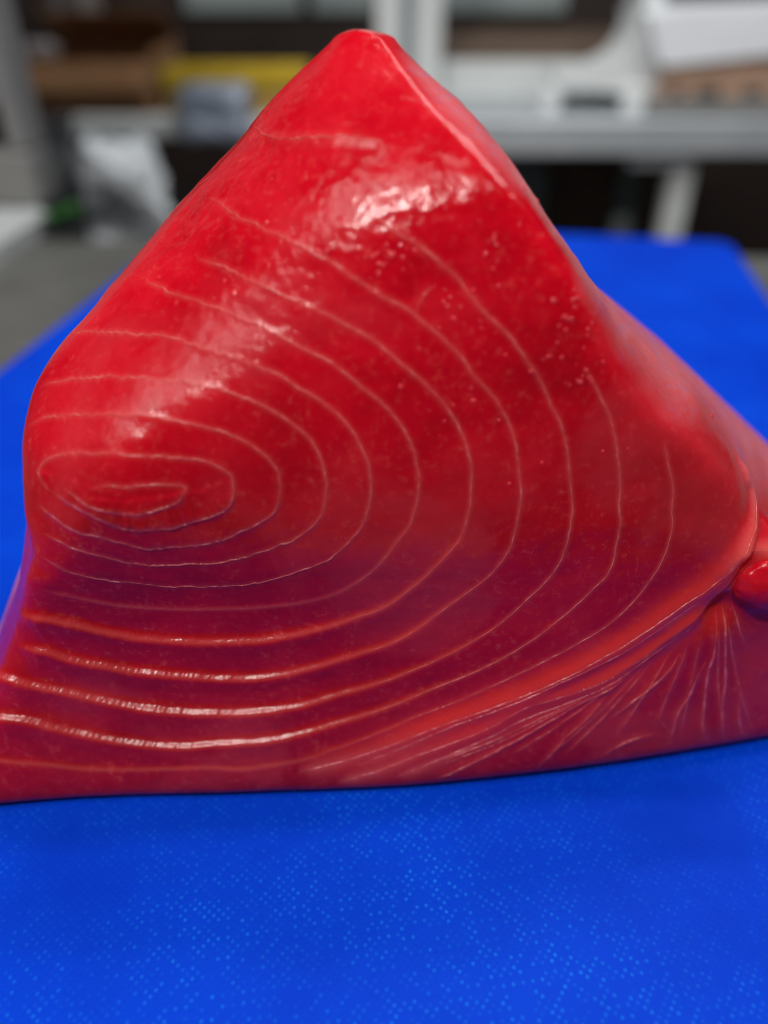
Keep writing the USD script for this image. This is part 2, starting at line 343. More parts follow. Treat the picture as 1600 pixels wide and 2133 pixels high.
NF, NS, NB = 640, 90, 24
rows_z = np.r_[np.linspace(0.0, ztop - 0.002, 400), ztop - 0.002 + 0.002 * np.sin(np.linspace(0, np.pi / 2, 9))[1:]]
NR = len(rows_z)
shrink = np.r_[np.zeros(400), 1 - np.cos(np.linspace(0, np.pi / 2, 9))[1:]]
rows = []
for z in rows_z:
    xl, xr = float(ELx(z)), float(ERx(z)); xr = max(xr, xl + 0.004)
    bl_, px_, pb_ = float(ELb(z)), float(PLx(z)), float(PLbk(z))
    qx, qb = float(PRx(z)), float(PRbk(z))
    qx = max(qx, xr + 0.0005); px_ = min(px_, xl + 0.002)
    # cut face with a quarter-ellipse turn of depth bl_ at its left
    s = np.linspace(0, 1, NF); x = xl + (xr - xl) * s
    wl = min(max(bl_ * 1.5, 0.008), 0.55 * (xr - xl)); d = np.clip((x - xl) / wl, 0, 1)
    y = Yf(x, z) + bl_ * (1 - np.sqrt(np.clip(1 - (1 - d) ** 2, 0, 1)))
    # finer sampling of the turn
    a = np.cumsum(np.r_[0, np.hypot(np.diff(x), np.diff(y))]); a /= a[-1]
    x, y = np.interp(s, a, x), np.interp(s, a, y)
    k = np.linspace(0, 1, NS + 1)[1:]
    pl = np.array([px_, float(Yf(px_, z)) + max(pb_, bl_ + 0.01)]); pr = np.array([qx, float(Yf(qx, z)) + qb])
    right = np.c_[x[-1] + (pr[0] - x[-1]) * (1 - (1 - k) ** 1.5), y[-1] + (pr[1] - y[-1]) * k]
    left = np.c_[x[0] + (pl[0] - x[0]) * (1 - (1 - k) ** 1.5), y[0] + (pl[1] - y[0]) * k][::-1]
    yb = 0.62 - 0.10 * z / H
    kb = np.linspace(0, 1, NB + 1)[1:]
    br = np.c_[pr[0] + (0.40 * pr[0] + 0.002 - pr[0]) * kb ** 1.3, pr[1] + (yb - pr[1]) * kb]
    blp = np.c_[pl[0] + (0.55 * pl[0] + 0.002 - pl[0]) * kb ** 1.3, pl[1] + (yb - pl[1]) * kb][::-1]
    c = np.vstack([blp, left, np.c_[x, y], right, br])
    rows.append(c)
C = np.array(rows)                           # rows x columns x (x, y)
# rounding of the corners, row by row and then from row to row
soft = C.copy()
for k in range(2): soft[:, :, k] = gaussian_filter1d(C[:, :, k], 16, axis=1, mode='nearest')
col = np.arange(C.shape[1]); jL, jR = NB + NS, NB + NS + NF - 1
wr = np.exp(-((col - jR) / 40.0) ** 2) + 0.8 * np.exp(-((col - jL) / 14.0) ** 2) + np.exp(-((col - (jR + NS)) / 30.0) ** 2) + np.exp(-((col - (jL - NS)) / 30.0) ** 2)
C = C + (soft - C) * np.clip(wr, 0, 1)[None, :, None]
for k in range(2): C[:, :, k] = gaussian_filter1d(C[:, :, k], 2.5, axis=0, mode='nearest')
mid = C.mean(1)
xm = C[:, :, 0].mean(1, keepdims=True)
C[:, :, 0] += (xm - C[:, :, 0]) * shrink[:, None]
# the foot turns under a little
under = 0.0090 * np.exp(-rows_z / 0.0036)
C[:, jL:jR + NS, 1] += under[:, None]
V = np.concatenate([C, np.broadcast_to(rows_z[:, None, None], C.shape[:2] + (1,))], 2)
NC = V.shape[1]
# the ridge of the block falls away behind the cut
V[:, :, 2] -= 0.34 * np.clip(V[:, :, 1] - Yf(V[:, :, 0], rows_z[:, None]) - 0.028 + 0.024 * (rows_z[:, None] / ztop) ** 14, 0, 1) * (rows_z[:, None] / ztop) ** 3


def grid_normals(V):
    du = np.gradient(V, axis=1); dv = np.gradient(V, axis=0); n = np.cross(du, dv)
    return n / np.maximum(np.linalg.norm(n, axis=2, keepdims=True), 1e-12)


N0 = grid_normals(V)
# broad unevenness of the cut
P = V.reshape(-1, 3)
und = ((fbm(P * 26, 3, 1) - 0.5) * 0.0013 + (fbm(P * 90 * np.array([1, 1, 1.4]), 3, 5) - 0.5) * 0.0005 + (fbm(P * 430, 2, 15) - 0.5) * 0.00034 * np.exp(-((P[:, 2] - 0.185) / 0.030) ** 2) + (fbm(P * 210, 2, 16) - 0.5) * 0.00030 * np.exp(-((P[:, 2] - 0.18) / 0.04) ** 2)).reshape(NR, NC)
front = np.zeros(NC); front[NB:NB + 2 * NS + NF] = 1; front = gaussian_filter1d(front, 4)
V = V + N0 * (und * front * np.clip(rows_z / 0.01, 0.1, 1)[:, None])[:, :, None]
N0 = grid_normals(V)

sl = slice(NB + NS // 2, NB + NS + NF + NS)
fV, fN = V[:, sl].reshape(-1, 3), N0[:, sl].reshape(-1, 3)
fpx, _ = to_px(fV)
facing = ((np.array([0, 0, H]) - fV) * fN).sum(1) > 0
vis = np.nonzero(facing)[0]
tree_px = cKDTree(fpx[vis])


def surface(px):
    d, i = tree_px.query(px, k=3); w = 1 / np.maximum(d, 1e-3); w /= w.sum(1, keepdims=True)
    return vis[i], w


# traced connective-tissue lines of the cut face, each from its upper end round the right to its lower end
RING = {
 'core': [(195, 1013), (262, 1007), (330, 1005), (375, 1009), (392, 1015), (382, 1034), (360, 1047), (319, 1058), (277, 1062), (225, 1056), (187, 1041), (165, 1026), (142, 1017)],
 'r1': [(116, 1024), (92, 1004), (84, 985), (98, 966), (127, 953), (187, 947), (262, 949), (337, 951), (394, 956), (431, 964), (465, 981), (487, 1004), (489, 1030), (482, 1052), (457, 1067), (412, 1082), (375, 1092), (337, 1097), (292, 1096), (244, 1086), (210, 1071), (150, 1045), (116, 1026)],
 'r2': [(58, 897), (112, 872), (169, 867), (262, 869), (337, 876), (394, 886), (450, 899), (499, 916), (532, 936), (566, 966), (581, 996), (583, 1030), (574, 1064), (544, 1090), (506, 1109), (450, 1127), (394, 1135), (337, 1137), (292, 1133), (240, 1120), (187, 1111), (146, 1097), (112, 1075), (80, 1050)],
 'r3': [(82, 808), (160, 795), (250, 789), (350, 795), (430, 807), (500, 830), (560, 855), (600, 880), (645, 920), (670, 965), (681, 1015), (677, 1055), (655, 1095), (600, 1133), (525, 1158), (425, 1176), (350, 1177), (280, 1171), (200, 1154), (150, 1141), (95, 1112)],
 'r4': [(138, 702), (160, 696), (200, 694), (250, 697), (310, 701), (370, 712), (420, 727), (510, 755), (590, 790), (625, 813), (665, 835), (715, 880), (750, 930), (770, 990), (772, 1030), (760, 1085), (725, 1135), (690, 1165), (640, 1189), (560, 1212), (480, 1223), (400, 1225), (280, 1217), (170, 1199), (90, 1166)],
 'r5': [(292, 582), (325, 598), (355, 615), (400, 628), (450, 645), (500, 665), (565, 695), (615, 720), (665, 745), (700, 766), (745, 804), (784, 832), (818, 866), (846, 911), (866, 956), (874, 1006), (869, 1051), (857, 1091), (824, 1136), (784, 1186), (728, 1226), (690, 1243), (600, 1262), (500, 1270), (400, 1272), (325, 1270), (250, 1264), (175, 1250), (90, 1232)],
 'r6': [(405, 535), (425, 545), (465, 560), (500, 577), (550, 600), (600, 625), (665, 652), (700, 669), (756, 700), (812, 742), (840, 767), (880, 798), (919, 837), (947, 882), (970, 927), (981, 972), (983, 1017), (978, 1062), (959, 1124), (936, 1152), (897, 1192), (857, 1226), (800, 1265), (750, 1283), (675, 1306), (600, 1323), (525, 1333), (425, 1335), (325, 1330), (225, 1315), (150, 1297), (85, 1285), (38, 1284)],
 'r7': [(430, 415), (450, 420), (480, 445), (525, 470), (575, 492), (625, 517), (690, 550), (745, 588), (784, 615), (840, 643), (874, 671), (908, 697), (936, 722), (964, 753), (987, 787), (1015, 815), (1037, 843), (1060, 888), (1074, 933), (1082, 989), (1084, 1034), (1077, 1096), (1050, 1165), (1015, 1205), (975, 1235), (925, 1270), (865, 1313), (810, 1341), (725, 1366), (650, 1388), (575, 1404), (500, 1410), (400, 1405), (300, 1397), (215, 1382), (150, 1370), (90, 1351), (40, 1350)],
 'r8': [(765, 445), (800, 470), (846, 500), (880, 520), (919, 553), (959, 593), (992, 635), (1037, 680), (1071, 717), (1099, 759), (1127, 804), (1150, 849), (1170, 899), (1181, 950), (1188, 1017), (1191, 1060), (1187, 1110), (1170, 1165), (1145, 1205), (1100, 1250), (1050, 1295), (990, 1335), (910, 1375), (850, 1400), (800, 1418), (700, 1446), (600, 1472), (500, 1482), (400, 1482), (300, 1472), (200, 1452), (140, 1437), (50, 1420), (0, 1405), (-30, 1400)],
 'r9': [(1215, 765), (1234, 798), (1246, 821), (1268, 871), (1282, 916), (1288, 978), (1291, 1040), (1291, 1080), (1282, 1145), (1267, 1195), (1230, 1235), (1175, 1285), (1110, 1335), (1015, 1390), (900, 1435), (800, 1475), (700, 1505), (625, 1526), (550, 1540), (450, 1546), (375, 1552), (300, 1547), (200, 1532), (125, 1515), (40, 1495), (0, 1492), (-40, 1488)],
 'r10': [(1381, 916), (1389, 967), (1400, 1017), (1400, 1091), (1382, 1160), (1355, 1210), (1325, 1250), (1265, 1305), (1200, 1345), (1125, 1385), (1040, 1425), (945, 1465), (875, 1490), (800, 1522), (750, 1541), (700, 1560), (625, 1584), (550, 1596), (500, 1602), (430, 1598), (350, 1601), (200, 1603), (110, 1595), (0, 1585), (-40, 1580)],
}
OTHER = {
 'top': [(530, 268), (555, 285), (600, 295), (680, 290), (730, 292), (780, 300), (812, 306)],
 'fork': [(870, 666), (868, 650), (880, 625), (895, 606), (908, 598)],
 'band1': [(1556, 1128), (1525, 1170), (1485, 1215), (1435, 1250), (1375, 1290), (1300, 1340), (1230, 1380), (1150, 1420), (1090, 1445), (1000, 1480), (910, 1512), (800, 1558), (700, 1590), (620, 1608)],
 'band2': [(1530, 1190), (1500, 1235), (1455, 1285), (1390, 1330), (1325, 1375), (1250, 1420), (1160, 1452), (1100, 1470), (1025, 1510), (940, 1547), (850, 1582), (780, 1610), (700, 1632)],
 'band1b': [(1460, 1250), (1380, 1302), (1290, 1360), (1180, 1412), (1060, 1466), (940, 1512), (840, 1556), (740, 1596)],
 'band2b': [(1440, 1312), (1360, 1362), (1270, 1425), (1190, 1462), (1090, 1500), (1000, 1545), (900, 1590), (820, 1622)],
 'crest1': [(1530, 945), (1552, 1000), (1564, 1050), (1562, 1100), (1545, 1138), (1520, 1172), (1490, 1208)],
 'crest2': [(1505, 1176), (1530, 1157), (1565, 1146), (1600, 1148), (1640, 1160)],
 'band3': [(1320, 1395), (1265, 1438), (1210, 1465), (1150, 1500), (1080, 1540), (975, 1595), (900, 1628)],
 'band4': [(1300, 1410), (1250, 1465), (1225, 1495), (1180, 1535), (1145, 1575), (1118, 1604)],
 'fan1': [(1500, 1285), (1494, 1306), (1484, 1375), (1475, 1397), (1466, 1462), (1462, 1509), (1475, 1550), (1484, 1560)],
 'fan2': [(1515, 1260), (1509, 1337), (1509, 1416), (1503, 1478), (1503, 1525), (1516, 1550)],
 'fan3': [(1528, 1260), (1537, 1306), (1550, 1344)],
 'fan4': [(1540, 1440), (1537, 1487), (1544, 1525), (1553, 1543)],
 'fan5': [(1470, 1380), (1453, 1409), (1434, 1450), (1412, 1487), (1400, 1525), (1394, 1560)],
 'fan6': [(1366, 1494), (1380, 1510), (1396, 1528)],
 'fan7': [(1415, 1365), (1400, 1390), (1366, 1425), (1319, 1462), (1270, 1500)],
 'fan8': [(1370, 1530), (1310, 1545), (1250, 1580)],
}
for k_ in range(11):                        # the finer fibres that fan out under the seam
    q_ = k_ / 10 + 0.02 * rng.normal(); a_ = np.array([1515 - 330 * q_ ** 1.2, 1275 + 190 * q_]); e_ = np.array([1575 - 800 * q_, 1545 + 75 * q_])
    m_ = (a_ + e_) / 2 + np.array([-22 + 40 * q_, 10 + 16 * q_]); cut = 0.45 + 0.5 * rng.random()
    P_ = [a_ * (1 - t_) ** 2 + 2 * m_ * t_ * (1 - t_) + e_ * t_ ** 2 for t_ in np.linspace(0.05 * rng.random(), 0.5 + 0.48 * cut, 7)]
    OTHER[f'fibre{k_}'] = [tuple(x_) for x_ in P_]
step_amp = {'core': -0.0006, 'r1': -0.0009, 'r2': -0.0005, 'r3': -0.0002, 'r4': -0.0002, 'r5': 0.0003, 'r6': 0.0028, 'r7': 0.0032, 'r8': 0.0032, 'r9': 0.0030, 'r10': 0.0007}

disp = np.zeros(len(fV)); vein = np.zeros(len(fV)); band = np.zeros(len(fV))
tree_done = {}
def dense(name, pts):
    n = int(np.linalg.norm(np.diff(np.array(pts, float), axis=0), axis=1).sum() / 2.0)
    c = curve(pts, max(n, 12)); s = np.arange(len(c)) * 2.0
    tg = np.gradient(c, axis=0); tg /= np.linalg.norm(tg, axis=1, keepdims=True)
    nr = np.stack([-tg[:, 1], tg[:, 0]], 1)
    sd = abs(hash(name)) % 1000 if False else sum(map(ord, name))
    low_ = 1 - 0.75 * np.clip(-1.5 * tg[:, 0], 0, 1) * (step_amp.get(name, 0) > 0)
    wob = (noise(np.c_[s / 38.0, np.full(len(s), sd), np.zeros(len(s))], 3) - 0.5) * 4.0 + (noise(np.c_[s / 12.0, np.full(len(s), sd), np.zeros(len(s))], 4) - 0.5) * 2.2 + (noise(np.c_[s / 4.5, np.full(len(s), sd), np.zeros(len(s))], 14) - 0.5) * 1.2
    wob = wob * low_
    if name not in RING: wob = wob * 0.35
    return c + nr * wob[:, None], tg, s, sd


lines = {}
for name, pts in {**RING, **OTHER}.items():
    c, tg, s, sd = dense(name, pts)
    idx, w = surface(c)
    p3 = (fV[idx] * w[..., None]).sum(1)
    lines[name] = (c, tg, s, sd, idx, w)
    near = cKDTree(p3)
    d, j = near.query(fV, distance_upper_bound=0.02)
    ok = np.isfinite(d); i = np.nonzero(ok)[0]; d, j = d[ok], j[ok]
    rel = fpx[i] - c[j]; side = tg[j, 0] * rel[:, 1] - tg[j, 1] * rel[:, 0]      # > 0: inside the ring
    sd_ = np.where(side > 0, d, -d)
    endfade = np.clip(np.minimum(s, s[-1] - s) / 40.0, 0, 1)[j]
    ridge = 0.00010 * np.exp(-(d / 0.0006) ** 2)
    if name in step_amp:
        low = np.clip(-tg[j, 0], 0, 1) ** 0.7 * np.clip((1050 - c[j, 0]) / 500, 0, 1) if step_amp[name] > 0 else np.clip(-tg[j, 0] + 0.25, 0, 1) ** 0.7
        u = sd_ / (0.0015 if step_amp[name] > 0 else 0.0011)
        if step_amp[name] > 0:               # the outer layer stands proud: a little ledge that faces up
            prof = np.where(sd_ < 0, np.exp(sd_ / 0.0060), 0.0); sm = 1 / (1 + np.exp(np.clip(u * 2.2, -40, 40)))
            prof = np.exp(-np.abs(np.minimum(sd_, 0)) / 0.0058) * sm
        else:                                # the inner layer stands proud and rounds under
            sm = 1 / (1 + np.exp(np.clip(-u * 2.6, -40, 40)))
            prof = np.exp(-np.maximum(sd_, 0) / 0.0065) * sm
        bead = 1 + (0.05 if step_amp[name] > 0 else 0.35) * (noise(np.c_[s[j] / (26.0 if step_amp[name] > 0 else 9.0), np.full(len(j), sd), np.zeros(len(j))], 9) - 0.5) * 2
        disp[i] += abs(step_amp[name]) * low * prof * bead * endfade + ridge * endfade
        vein[i] = np.maximum(vein[i], np.exp(-(d / 0.0008) ** 2) * endfade)
    elif name in ('band1', 'band2', 'band1b', 'band2b'):
        ext = np.clip(s / 120, 0.3, 1)[j] * np.clip((s[-1] - s) / 300, 0, 1)[j]
        disp[i] += (0.0012 if len(name) == 5 else 0.0006) * np.exp(-(sd_ / 0.0034) ** 2) * ext
        vein[i] = np.maximum(vein[i], (1.3 * np.exp(-(d / 0.0016) ** 2) + 0.9 * np.exp(-(d / 0.0045) ** 2)) * endfade)
        band[i] = np.maximum(band[i], np.exp(-(d / 0.0075) ** 2) * ext)
        if name == 'band2':                  # the flap below lies deeper, most where the crease opens at the right
            deepen = np.clip(1 - s / 620, 0, 1)[j]
            outer = np.where(sd_ < 0, np.exp(-((d - 0.005) / 0.006) ** 2), 0)
            disp[i] -= 0.0012 * outer * deepen
    elif name.startswith('crest'):
        disp[i] += 0.0016 * np.exp(-(d / 0.0026) ** 2) * endfade
        vein[i] = np.maximum(vein[i], 2.6 * np.exp(-(d / 0.0022) ** 2) * endfade)
    elif name.startswith('fibre'):
        disp[i] += 0.00022 * np.exp(-(d / 0.0014) ** 2) * endfade
        vein[i] = np.maximum(vein[i], 0.5 * np.exp(-(d / 0.0014) ** 2) * endfade)
    else:
        disp[i] += 0.00035 * np.exp(-(d / 0.0016) ** 2) * endfade
        vein[i] = np.maximum(vein[i], 0.5 * np.exp(-(d / 0.0016) ** 2) * endfade)


def blob(px, r, amp):
    global disp
    i, w = surface(np.array([px], float)); c = (fV[i[0]] * w[0][:, None]).sum(0)
    disp += amp * np.exp(-(np.linalg.norm(fV - c, axis=1) / r) ** 2)


blob((1585, 1205), 0.0085, 0.0075)           # the round lobe at the fold
blob((1600, 1120), 0.0060, 0.0030)
blob((1500, 1270), 0.0050, -0.0035)
blob((270, 1035), 0.020, 0.0035)
blob((60, 1075), 0.004, -0.003)
rowz = np.repeat(rows_z, sl.stop - sl.start)
disp *= np.clip(rowz / 0.006, 0, 1)
fV2 = fV + fN * disp[:, None]
V[:, sl] = fV2.reshape(NR, -1, 3)
N1 = grid_normals(V); fN2 = N1[:, sl].reshape(-1, 3)

attr = {k: np.zeros((NR, NC), np.float32) for k in ('vein', 'skin', 'band', 'deep')}
attr['vein'][:, sl] = np.clip(vein, 0, 2.6).reshape(NR, -1); attr['band'][:, sl] = band.reshape(NR, -1)
uu = np.arange(NC)[None, :]
edge = (fbm(np.stack(np.broadcast_arrays(rows_z[:, None] * 60, 0 * uu, 0 * uu), -1), 3, 8) - 0.5) * 46
attr['skin'][:] = np.clip((uu - (jR - 4) - edge) / 44.0, 0, 1) * 0.8 * np.clip((0.985 * ztop - rows_z[:, None]) / 0.006, 0.1, 1)
attr['skin'][:] = np.maximum(attr['skin'], np.clip((jL - NS * 0.25 - uu) / 20.0, 0, 1) * np.clip((0.10 - rows_z[:, None]) / 0.02, 0, 1))
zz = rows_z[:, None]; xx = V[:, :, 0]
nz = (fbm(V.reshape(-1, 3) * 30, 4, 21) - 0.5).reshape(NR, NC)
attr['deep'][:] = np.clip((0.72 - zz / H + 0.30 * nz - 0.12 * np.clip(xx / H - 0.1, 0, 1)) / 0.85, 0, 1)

tuna = thing('tuna_block', 'large wet block of raw red tuna standing on the blue cutting board', 'raw tuna')
idx = np.arange(NR * NC).reshape(NR, NC)
a, b, c_, d_ = idx[:-1, :-1].ravel(), idx[:-1, 1:].ravel(), idx[1:, 1:].ravel(), idx[1:, :-1].ravel()
F = np.vstack([np.c_[a, b, c_], np.c_[a, c_, d_]])
L_, R_ = idx[:, 0], idx[:, -1]               # the back end
F = np.vstack([F, np.c_[R_[:-1], L_[:-1], L_[1:]], np.c_[R_[:-1], L_[1:], R_[1:]]])
vb = V.reshape(-1, 3)
cen = len(vb); vb = np.vstack([vb, [[vb[:NC, 0].mean(), vb[:NC, 1].mean(), 0.0005]]])
F = np.vstack([F, np.c_[np.r_[idx[0, 1:], idx[0, 0]], np.r_[idx[0, :-1], idx[0, -1]], np.full(NC, cen)]])
top = len(vb) ; vb = np.vstack([vb, [[xm[-1, 0], V[-1, :, 1].mean(), V[-1, :, 2].mean()]]])
F = np.vstack([F, np.c_[np.r_[idx[-1, :-1], idx[-1, -1]], np.r_[idx[-1, 1:], idx[-1, 0]], np.full(NC, top)]])
fm = usdkit.mesh(stage, str(tuna.GetPath()) + '/flesh', (vb + [0, 0, 0.0006], F), M['flesh'], smooth=True)
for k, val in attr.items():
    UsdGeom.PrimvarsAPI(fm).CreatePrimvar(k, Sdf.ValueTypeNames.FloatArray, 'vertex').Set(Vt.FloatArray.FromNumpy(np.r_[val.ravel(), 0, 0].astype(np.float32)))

# each line of connective tissue: a thin cord lying half sunk in the flesh
for name, (c, tg, s, sd, ix, w) in lines.items():
    p = (fV2[ix] * w[..., None]).sum(1); n = (fN2[ix] * w[..., None]).sum(1); n /= np.linalg.norm(n, axis=1, keepdims=True)
    for k in range(3): p[:, k] = gaussian_filter1d(p[:, k], 1.2, mode='nearest')
    r0 = 0.00018 if name in RING else (0.00022 if name.startswith('band') else 0.00034)
    if name in ('top', 'fork', 'r10'): r0 *= 0.8
    if name.startswith(('fibre', 'crest')): r0 = 0.00016
    var = 0.15 + 0.9 * noise(np.c_[s / 7.0, np.full(len(s), sd), np.ones(len(s))], 13) + 1.0 * noise(np.c_[s / 30.0, np.full(len(s), sd), np.zeros(len(s))], 11)
    fade = np.clip(np.minimum(s, s[-1] - s) / 60.0, 0.15, 1)
    if step_amp.get(name, 0) > 0: fade = fade * (1 - 0.93 * np.clip(-1.6 * tg[:, 0], 0, 1) * np.clip((1000 - c[:, 0]) / 300, 0, 1))
    r = r0 * var * fade
    t = np.gradient(p, axis=0); t /= np.maximum(np.linalg.norm(t, axis=1, keepdims=True), 1e-12)
    b = np.cross(n, t)
    an = np.linspace(0, 2 * np.pi, 7, endpoint=False)
    sink = 0.30
    v = p[:, None] + n[:, None] * (r[:, None, None] * (0.8 * np.sin(an)[None, :, None] - sink)) + b[:, None] * (r[:, None, None] * np.cos(an)[None, :, None])
    k7 = np.arange(7); f = []
    for i in range(len(p) - 1):
        o, q = i * 7, (i + 1) * 7
        f.append(np.c_[o + k7, o + (k7 + 1) % 7, q + (k7 + 1) % 7, q + k7])
    usdkit.mesh(stage, numbered(str(tuna.GetPath()), 'sinew'), (v.reshape(-1, 3) + [0, 0, 0.0006], np.vstack(f)), M['sinew'], smooth=True)

# the round lobe and the pale fold at the right end of the seam
def at_flesh(px):
    ix, w = surface(np.atleast_2d(np.array(px, float))); n = (fN2[ix] * w[..., None]).sum(1)
    return (fV2[ix] * w[..., None]).sum(1), n / np.linalg.norm(n, axis=1, keepdims=True)


p, n = at_flesh([(1592, 1208)])
m = trimesh.creation.icosphere(5, 1.0); m.apply_scale([0.0115, 0.0050, 0.0100]); v = np.array(m.vertices)
v *= (1 + 0.22 * (fbm(v * 160, 3, 33) - 0.5))[:, None]; m.vertices = v + p[0] - n[0] * 0.0034
obj('lobe', m, 'flesh', tuna, smooth=True)
# beads of moisture on the cut face
drops = []
for (u_, v_, su, sv, cnt) in ((800, 540, 45, 22, 26), (1035, 530, 22, 32, 12), (1195, 690, 30, 75, 26), (1225, 790, 22, 22, 10), (470, 590, 16, 35, 7), (620, 505, 75, 24, 16), (900, 400, 70, 26, 22), (985, 690, 70, 60, 14), (940, 640, 40, 30, 8), (1010, 830, 110, 90, 14), (1080, 400, 45, 50, 10), (780, 420, 110, 30, 26), (1330, 880, 60, 60, 6)):
    drops += [(u_ + rng.normal() * su, v_ + rng.normal() * sv) for _ in range(cnt)]
p, n = at_flesh(drops); parts = []
for i in range(len(p)):
    r = 0.00022 + 0.0005 * rng.random() ** 2.2
    m = trimesh.creation.icosphere(2, 1.0); sq = np.array([r * (0.8 + 0.9 * rng.random()), r * (0.8 + 0.5 * rng.random()), r * 0.5])
    m.apply_scale(sq); z_ = n[i]; x_ = np.cross(z_, rng.normal(size=3)); x_ /= np.linalg.norm(x_); y_ = np.cross(z_, x_)
    m.vertices = np.array(m.vertices) @ np.stack([x_, y_, z_]) + p[i] + [0, 0, 0.0006]; parts.append(m)
tag(obj('moisture_beads', trimesh.util.concatenate(parts), 'water', tuna, smooth=True), kind='stuff')

# ------------------------------------------------------------------ the room behind

def span(x0, x1, ytop, ybot, y):
    """The x and z ranges that a patch of the picture covers in the plane at distance y."""
    p = at_y([((x0 + x1) / 2, ytop), ((x0 + x1) / 2, ybot)], y); q = at_y([(x0, (ytop + ybot) / 2), (x1, (ytop + ybot) / 2)], y)
    return q[0, 0], q[1, 0], p[1, 2], p[0, 2]


def crumple(m, amp, scale, seed=0, sub=3):
    for _ in range(sub): m = m.subdivide()
    m.merge_vertices(); v = np.array(m.vertices)
    v += np.array(m.vertex_normals) * ((fbm(v * scale, 3, seed) - 0.5) * 2 * amp)[:, None]
    m.vertices = v; return m


TZ = -0.037                                  # top of the back tables
# right back table
t = thing('steel_back_table', 'pale steel table with deep front edge behind the board at right', 'table')
obj('table_top', box(-0.12, 1.45, 1.741, 2.02, TZ - 0.012, TZ, 0.003), 'steel', t)
obj('front_edge', box(-0.12, 1.45, 1.725, 1.739, TZ - 0.066, TZ + 0.001, 0.004), 'steel', t)
obj('backsplash', box(-0.12, 1.45, 2.004, 2.02, TZ + 0.001, 0.040, 0.003), 'pale_paint', t)
x0, x1, z0, z1 = span(1308, 1445, 322, 346, 1.76)
obj('bracket', box(x0, x1, 1.745, 1.79, z0, TZ - 0.0665, 0.003), 'steel', t)
lx = float(at_y((1428, 350), 1.76)[0])
obj('leg', box(lx - 0.024, lx + 0.024, 1.76, 1.805, -0.898, TZ - 0.0125, 0.004), 'pale_paint', t)
obj('leg', box(lx - 0.070, lx - 0.028, 1.97, 2.003, -0.898, TZ - 0.0125, 0.004), 'grey_paint', t)
obj('leg', box(-0.06, -0.015, 1.76, 1.805, -0.898, TZ - 0.0125, 0.004), 'pale_paint', t)
x0, x1, z0, z1 = span(1128, 1352, 330, 640, 2.10)
tag(obj('brown_cabinet', box(x0, x1, 2.10, 2.5, -0.90, z1, 0.006), 'wood_plank'), 'dark brown cabinet under the steel table with deep front edge', 'cabinet')
x0, x1, z0, z1 = span(1040, 1126, 330, 640, 2.05)
tag(obj('grey_canister', trimesh.util.concatenate([box(x0, x1, 2.03, 2.16, -0.90, z1 - 0.02, 0.012), box(x0 + 0.015, x1 - 0.015, 2.045, 2.145, z1 - 0.0199, z1, 0.006)]), 'grey_paint'), 'bluish grey canister under the steel table beside the tuna', 'canister')

# the pale upright of the shelving
t = thing('shelf_upright', 'pale grey steel upright with a darker groove rising behind the tuna tip', 'post')
for nm, a_, b_, ya, mt in (('flange', 783, 836, 1.90, 'pale_paint'), ('web', 834, 864, 1.925, 'grey_paint'), ('flange', 862, 921, 1.90, 'pale_paint')):
    x0, x1, z0, z1 = span(a_, b_, 0, 160, ya); obj(nm, box(x0, x1, ya, ya + 0.05, TZ, 1.2, 0.003), mt, t)

# wall shelf with a long brown box
tag(obj('wall_shelf', box(0.05, 0.95, 2.06, 2.42, 0.012, 0.030, 0.003), 'pale_paint'), 'pale narrow shelf behind the steel table carrying a long brown box', 'shelf')
x0, x1, z0, z1 = span(925, 1335, 78, 135, 2.12)
t = thing('long_box', 'long low brown wooden box behind the steel table', 'box')
obj('front_board', box(x0, x1, 2.12, 2.135, 0.0305, z1, 0.002), 'wood_plank', t); obj('rear_board', box(x0, x1, 2.36, 2.375, 0.0305, z1, 0.002), 'wood_plank', t)
for xa in (x0, x1 - 0.015): obj('end_board', box(xa, xa + 0.015, 2.1355, 2.3595, 0.0305, z1 - 0.002, 0.002), 'wood_plank', t)
obj('bottom_board', box(x0 + 0.016, x1 - 0.016, 2.1355, 2.3595, 0.0305, 0.042, 0.002), 'wood_plank', t)

# white curved stand, white slab, carton and tray on the right table
def poly_at(pts, y):
    p = at_y(np.array(pts, float), y); return [(float(q[0]), float(q[2])) for q in p]
t = thing('white_stand', 'white moulded stand with a concave sweeping side on the steel table', 'stand')
edge_ = [(1352, -60), (1345, 0), (1338, 25), (1326, 60), (1310, 92), (1288, 120), (1255, 138), (1215, 146), (1168, 150), (1160, 160), (1160, 184)]
obj('body', prism(poly_at(edge_ + [(1262, 190), (1345, 205), (1368, 205), (1378, 130), (1390, -60)], 1.80), 1.80, 1.93), 'white_plastic', t)
for a_, b_ in ((1128, 1168), (1300, 1350)):
    x0, x1, z0, z1 = span(a_, b_, 178, 245, 1.79); obj('foot', box(x0, x1, 1.79, 1.83, TZ, z1, 0.006), 'white_plastic', t)
x0, x1, z0, z1 = span(1178, 1275, 200, 226, 1.86)
obj('dark_base', box(x0, x1, 1.85, 1.90, TZ, z1, 0.004), 'grey_paint', t)
t = thing('slotted_carton', 'light brown carton with dark hand slots lying under the white foam slab', 'carton')
obj('body', prism(poly_at([(1372, 205), (1378, 175), (1388, 142), (1600, 118), (1760, 108), (1760, 205)], 1.77), 1.77, 2.0), 'pale_cardboard', t)
